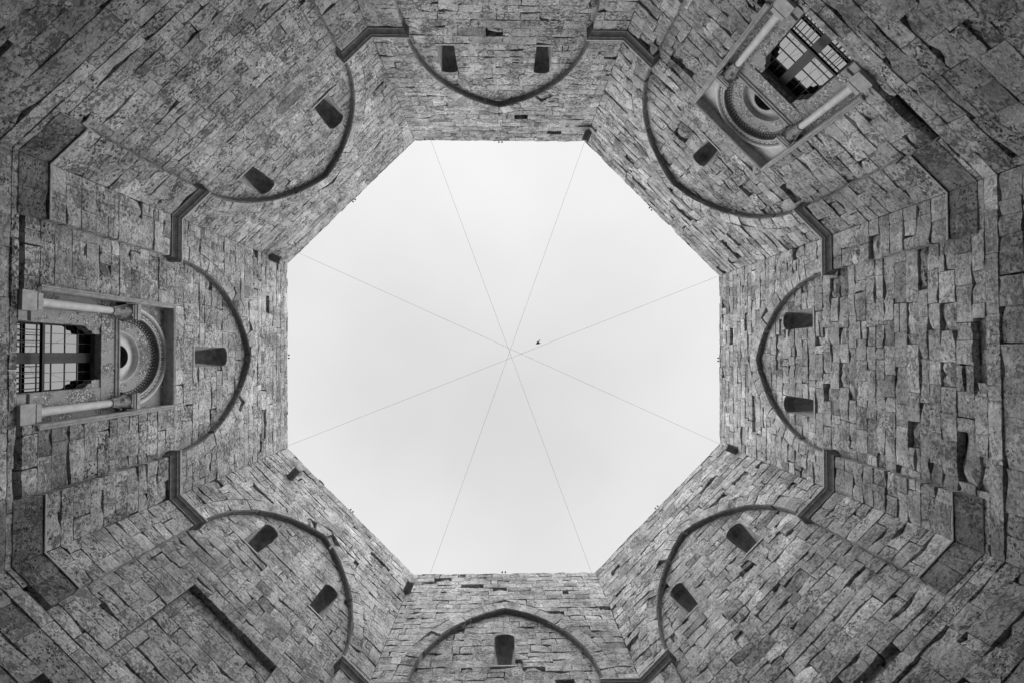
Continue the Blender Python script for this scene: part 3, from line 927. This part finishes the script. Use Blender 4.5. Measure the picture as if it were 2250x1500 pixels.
    # dark inside faces of the opening
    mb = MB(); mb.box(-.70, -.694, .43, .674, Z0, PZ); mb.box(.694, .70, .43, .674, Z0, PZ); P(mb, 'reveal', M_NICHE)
    mb = MB(); mb.box(-.74, .74, G + .05, G + .07, Z0, PZ + .02); P(mb, 'room_back', M_DARK)
    return root
build_window('W', 'framed marble window on the left wall, round oculus in its arch and pale columns')
build_window('NE', 'framed window on the upper right wall, tilted in the photo, a bird mirrored in its glass')

# ------------------------------------------------------------------ rain spouts under the parapet
def spout(pos, direc, label, ln=.46, r=.155):
    d = Vector((direc[0], direc[1], 0)).normalized(); sx = Vector((-d.y, d.x, 0))
    M = Matrix(((sx.x, d.x, 0, pos[0]), (sx.y, d.y, 0, pos[1]), (0, 0, 1, pos[2] + EYE), (0, 0, 0, 1)))
    root = thing('rain_spout', label, 'rain spout', M, 'stone rain spouts under the parapet')
    mb = MB(); n = 12
    rows = []
    for (y, k) in ((-.25, 1.0), (ln, .92)):
        rows.append([(r * k * math.cos(math.pi + math.pi * i / n), y, r * k * math.sin(math.pi + math.pi * i / n)) for i in range(n + 1)])
    inner = [[(x * .74, y, z * .74) for x, y, z in row] for row in rows]
    mb.grid([rows[0], rows[1], inner[1], inner[0]])
    k = len(mb.v)
    for e in (0, n):
        mb.add([rows[0][e], rows[1][e], inner[1][e], inner[0][e]], [(0, 1, 2, 3)])
    mb.build('channel', M_SPOUT, root)
def corner_in(i, z, lab, off=0.0):
    c = Vector(CORN[i]); spout((c.x, c.y, z), (-c.x, -c.y), lab)
corner_in(2, 18.05, 'dark stone spout in the corner above the top and upper right walls')
corner_in(0, 17.56, 'dark stone spout in the corner between the left and upper left walls')
corner_in(6, 17.55, 'dark stone spout in the corner between the bottom and lower left walls')
corner_in(4, 17.56, 'dark stone spout in the corner between the right and lower right walls')
w = WALLS['SW']; p = w.M @ Vector((-2.52, 0, 17.46))
spout((p.x, p.y, 17.46), (-w.d.x, -w.d.y), 'dark stone spout standing alone near the left end of the lower left wall')

# ------------------------------------------------------------------ small round fittings on the parapet, one pair a side
FIT = {'N': (-.02, 'top'), 'NW': (-.10, 'upper left'), 'NE': (.03, 'upper right'), 'W': (.05, 'left'), 'E': (.0, 'right'), 'SW': (.02, 'lower left'), 'SE': (-.02, 'lower right'), 'S': (-.04, 'bottom')}
for nm in ORDER:
    w = WALLS[nm]; u, side = FIT[nm]
    M = w.B @ Matrix.Translation((u, -.015, TOP + EYE + .05))
    root = thing('parapet_fitting', 'pair of small round black fittings on the parapet of the %s wall' % side, 'fitting', M, 'pairs of round black fittings along the parapet')
    for s in (-1, 1):
        mb = MB(); mb.ball((s * .064, -.03, 0), .036, 10); mb.build('knob', M_IRON, root, True)
    mb = MB(); mb.box(-.08, .08, .12, .20, .0, .012); mb.tube((-.064, -.03, .01), (-.064, .15, .006), .006, 6); mb.tube((.064, -.03, .01), (.064, .15, .006), .006, 6)
    mb.build('bracket', M_IRON, root)

# ------------------------------------------------------------------ four wires across the opening
def wire(a, b, label, z=18.93):
    A = Vector((a[0] * z, a[1] * z, z + EYE)); B = Vector((b[0] * z, b[1] * z, z + EYE))
    M = Matrix.Translation(A)
    mb = MB(); mb.tube((0, 0, 0), B - A, .0042, 6)
    o = mb.build('wire', M_WIRE); o.location = A
    o['label'] = label; o['category'] = 'wire'; o['group'] = 'wires stretched across the opening'
wire((-.1625, -.4760), (.1915, .4745), 'thin wire from the left end of the top wall down to the lower right corner')
wire((.1812, -.4765), (-.1585, .4715), 'thin wire from the upper right corner down to the left end of the bottom wall')
wire((-.4475, -.2215), (.4772, .1965), 'thin wire from the upper left wall across to the lower end of the right wall')
wire((.4805, -.1755), (-.4675, .1965), 'thin wire from the upper end of the right wall across to the left wall')

# ------------------------------------------------------------------ the bird gliding above the courtyard
def bird():
    z = 19.3
    M = Matrix.Translation((1.445, -.52, z + EYE)) @ Matrix.Rotation(math.atan2(.75, -.66), 4, 'Z') @ Matrix.Rotation(R(14), 4, 'X')
    root = thing('bird', 'small dark bird flying across the pale sky near the crossing of the wires', 'bird', M)
    mb = MB(); rows = []
    for (x, r, zz) in ((.118, .004, .0), (.105, .010, .001), (.092, .019, .003), (.078, .022, .003), (.062, .020, .001), (.035, .028, 0), (0, .031, 0), (-.04, .024, .002), (-.075, .013, .004), (-.10, .008, .005)):
        rows.append([(x, r * math.cos(2 * math.pi * i / 10), zz + r * .85 * math.sin(2 * math.pi * i / 10)) for i in range(10)])
    mb.grid(rows, True)
    mb.f.append(tuple(range(10))); k = len(mb.v); mb.f.append(tuple(range(k - 10, k)))
    # forked tail
    for s in (-1, 1):
        mb.add([(-.085, 0, .006), (-.085, s * .012, .006), (-.165, s * .030, .008), (-.155, s * .018, .008), (-.115, 0, .010), (-.085, 0, .002)], [(0, 1, 2, 3, 4), (4, 3, 2, 1, 5)])
    mb.build('body', M_FEATHER, root)
    for s in (-1, 1):   # swept wings, raised in mid-beat
        mb = MB(); top = []; bot = []
        for (y, xl, xt, zz) in ((.015, .055, -.035, .006), (.045, .058, -.035, .035), (.070, .040, -.045, .075), (.085, .005, -.06, .115), (.092, -.045, -.082, .15), (.095, -.105, -.11, .175)):
            top.append([(xl, s * y * .8, zz), ((xl + xt) / 2, s * y * .8, zz + .005), (xt, s * y * .8, zz)])
            bot.append([(xl, s * y * .8, zz), ((xl + xt) / 2, s * y * .8, zz - .004), (xt, s * y * .8, zz)])
        mb.grid(top); mb.grid(bot); mb.build('wing', M_FEATHER, root)
bird()

# ------------------------------------------------------------------ courtyard floor
mb = MB(); n = 24
rows = []
oct_ = [Vector(p) * 1.04 for p in CORN]
mb.v = [(0, 0, 0)] + [(p.x, p.y, 0) for p in oct_]; mb.f = [(0, i + 1, (i + 1) % 8 + 1) for i in range(8)]
o = mb.build('pavement', M_FLOOR); o['kind'] = 'structure'
mb = MB(); S = 400; mb.add([(-S, -S, -.25), (S, -S, -.25), (S, S, -.25), (-S, S, -.25)], [(0, 1, 2, 3)])
o = mb.build('ground', simple("dry_grass_soil", .12, .95, 0, .6, .3, 0)); o['kind'] = 'structure'
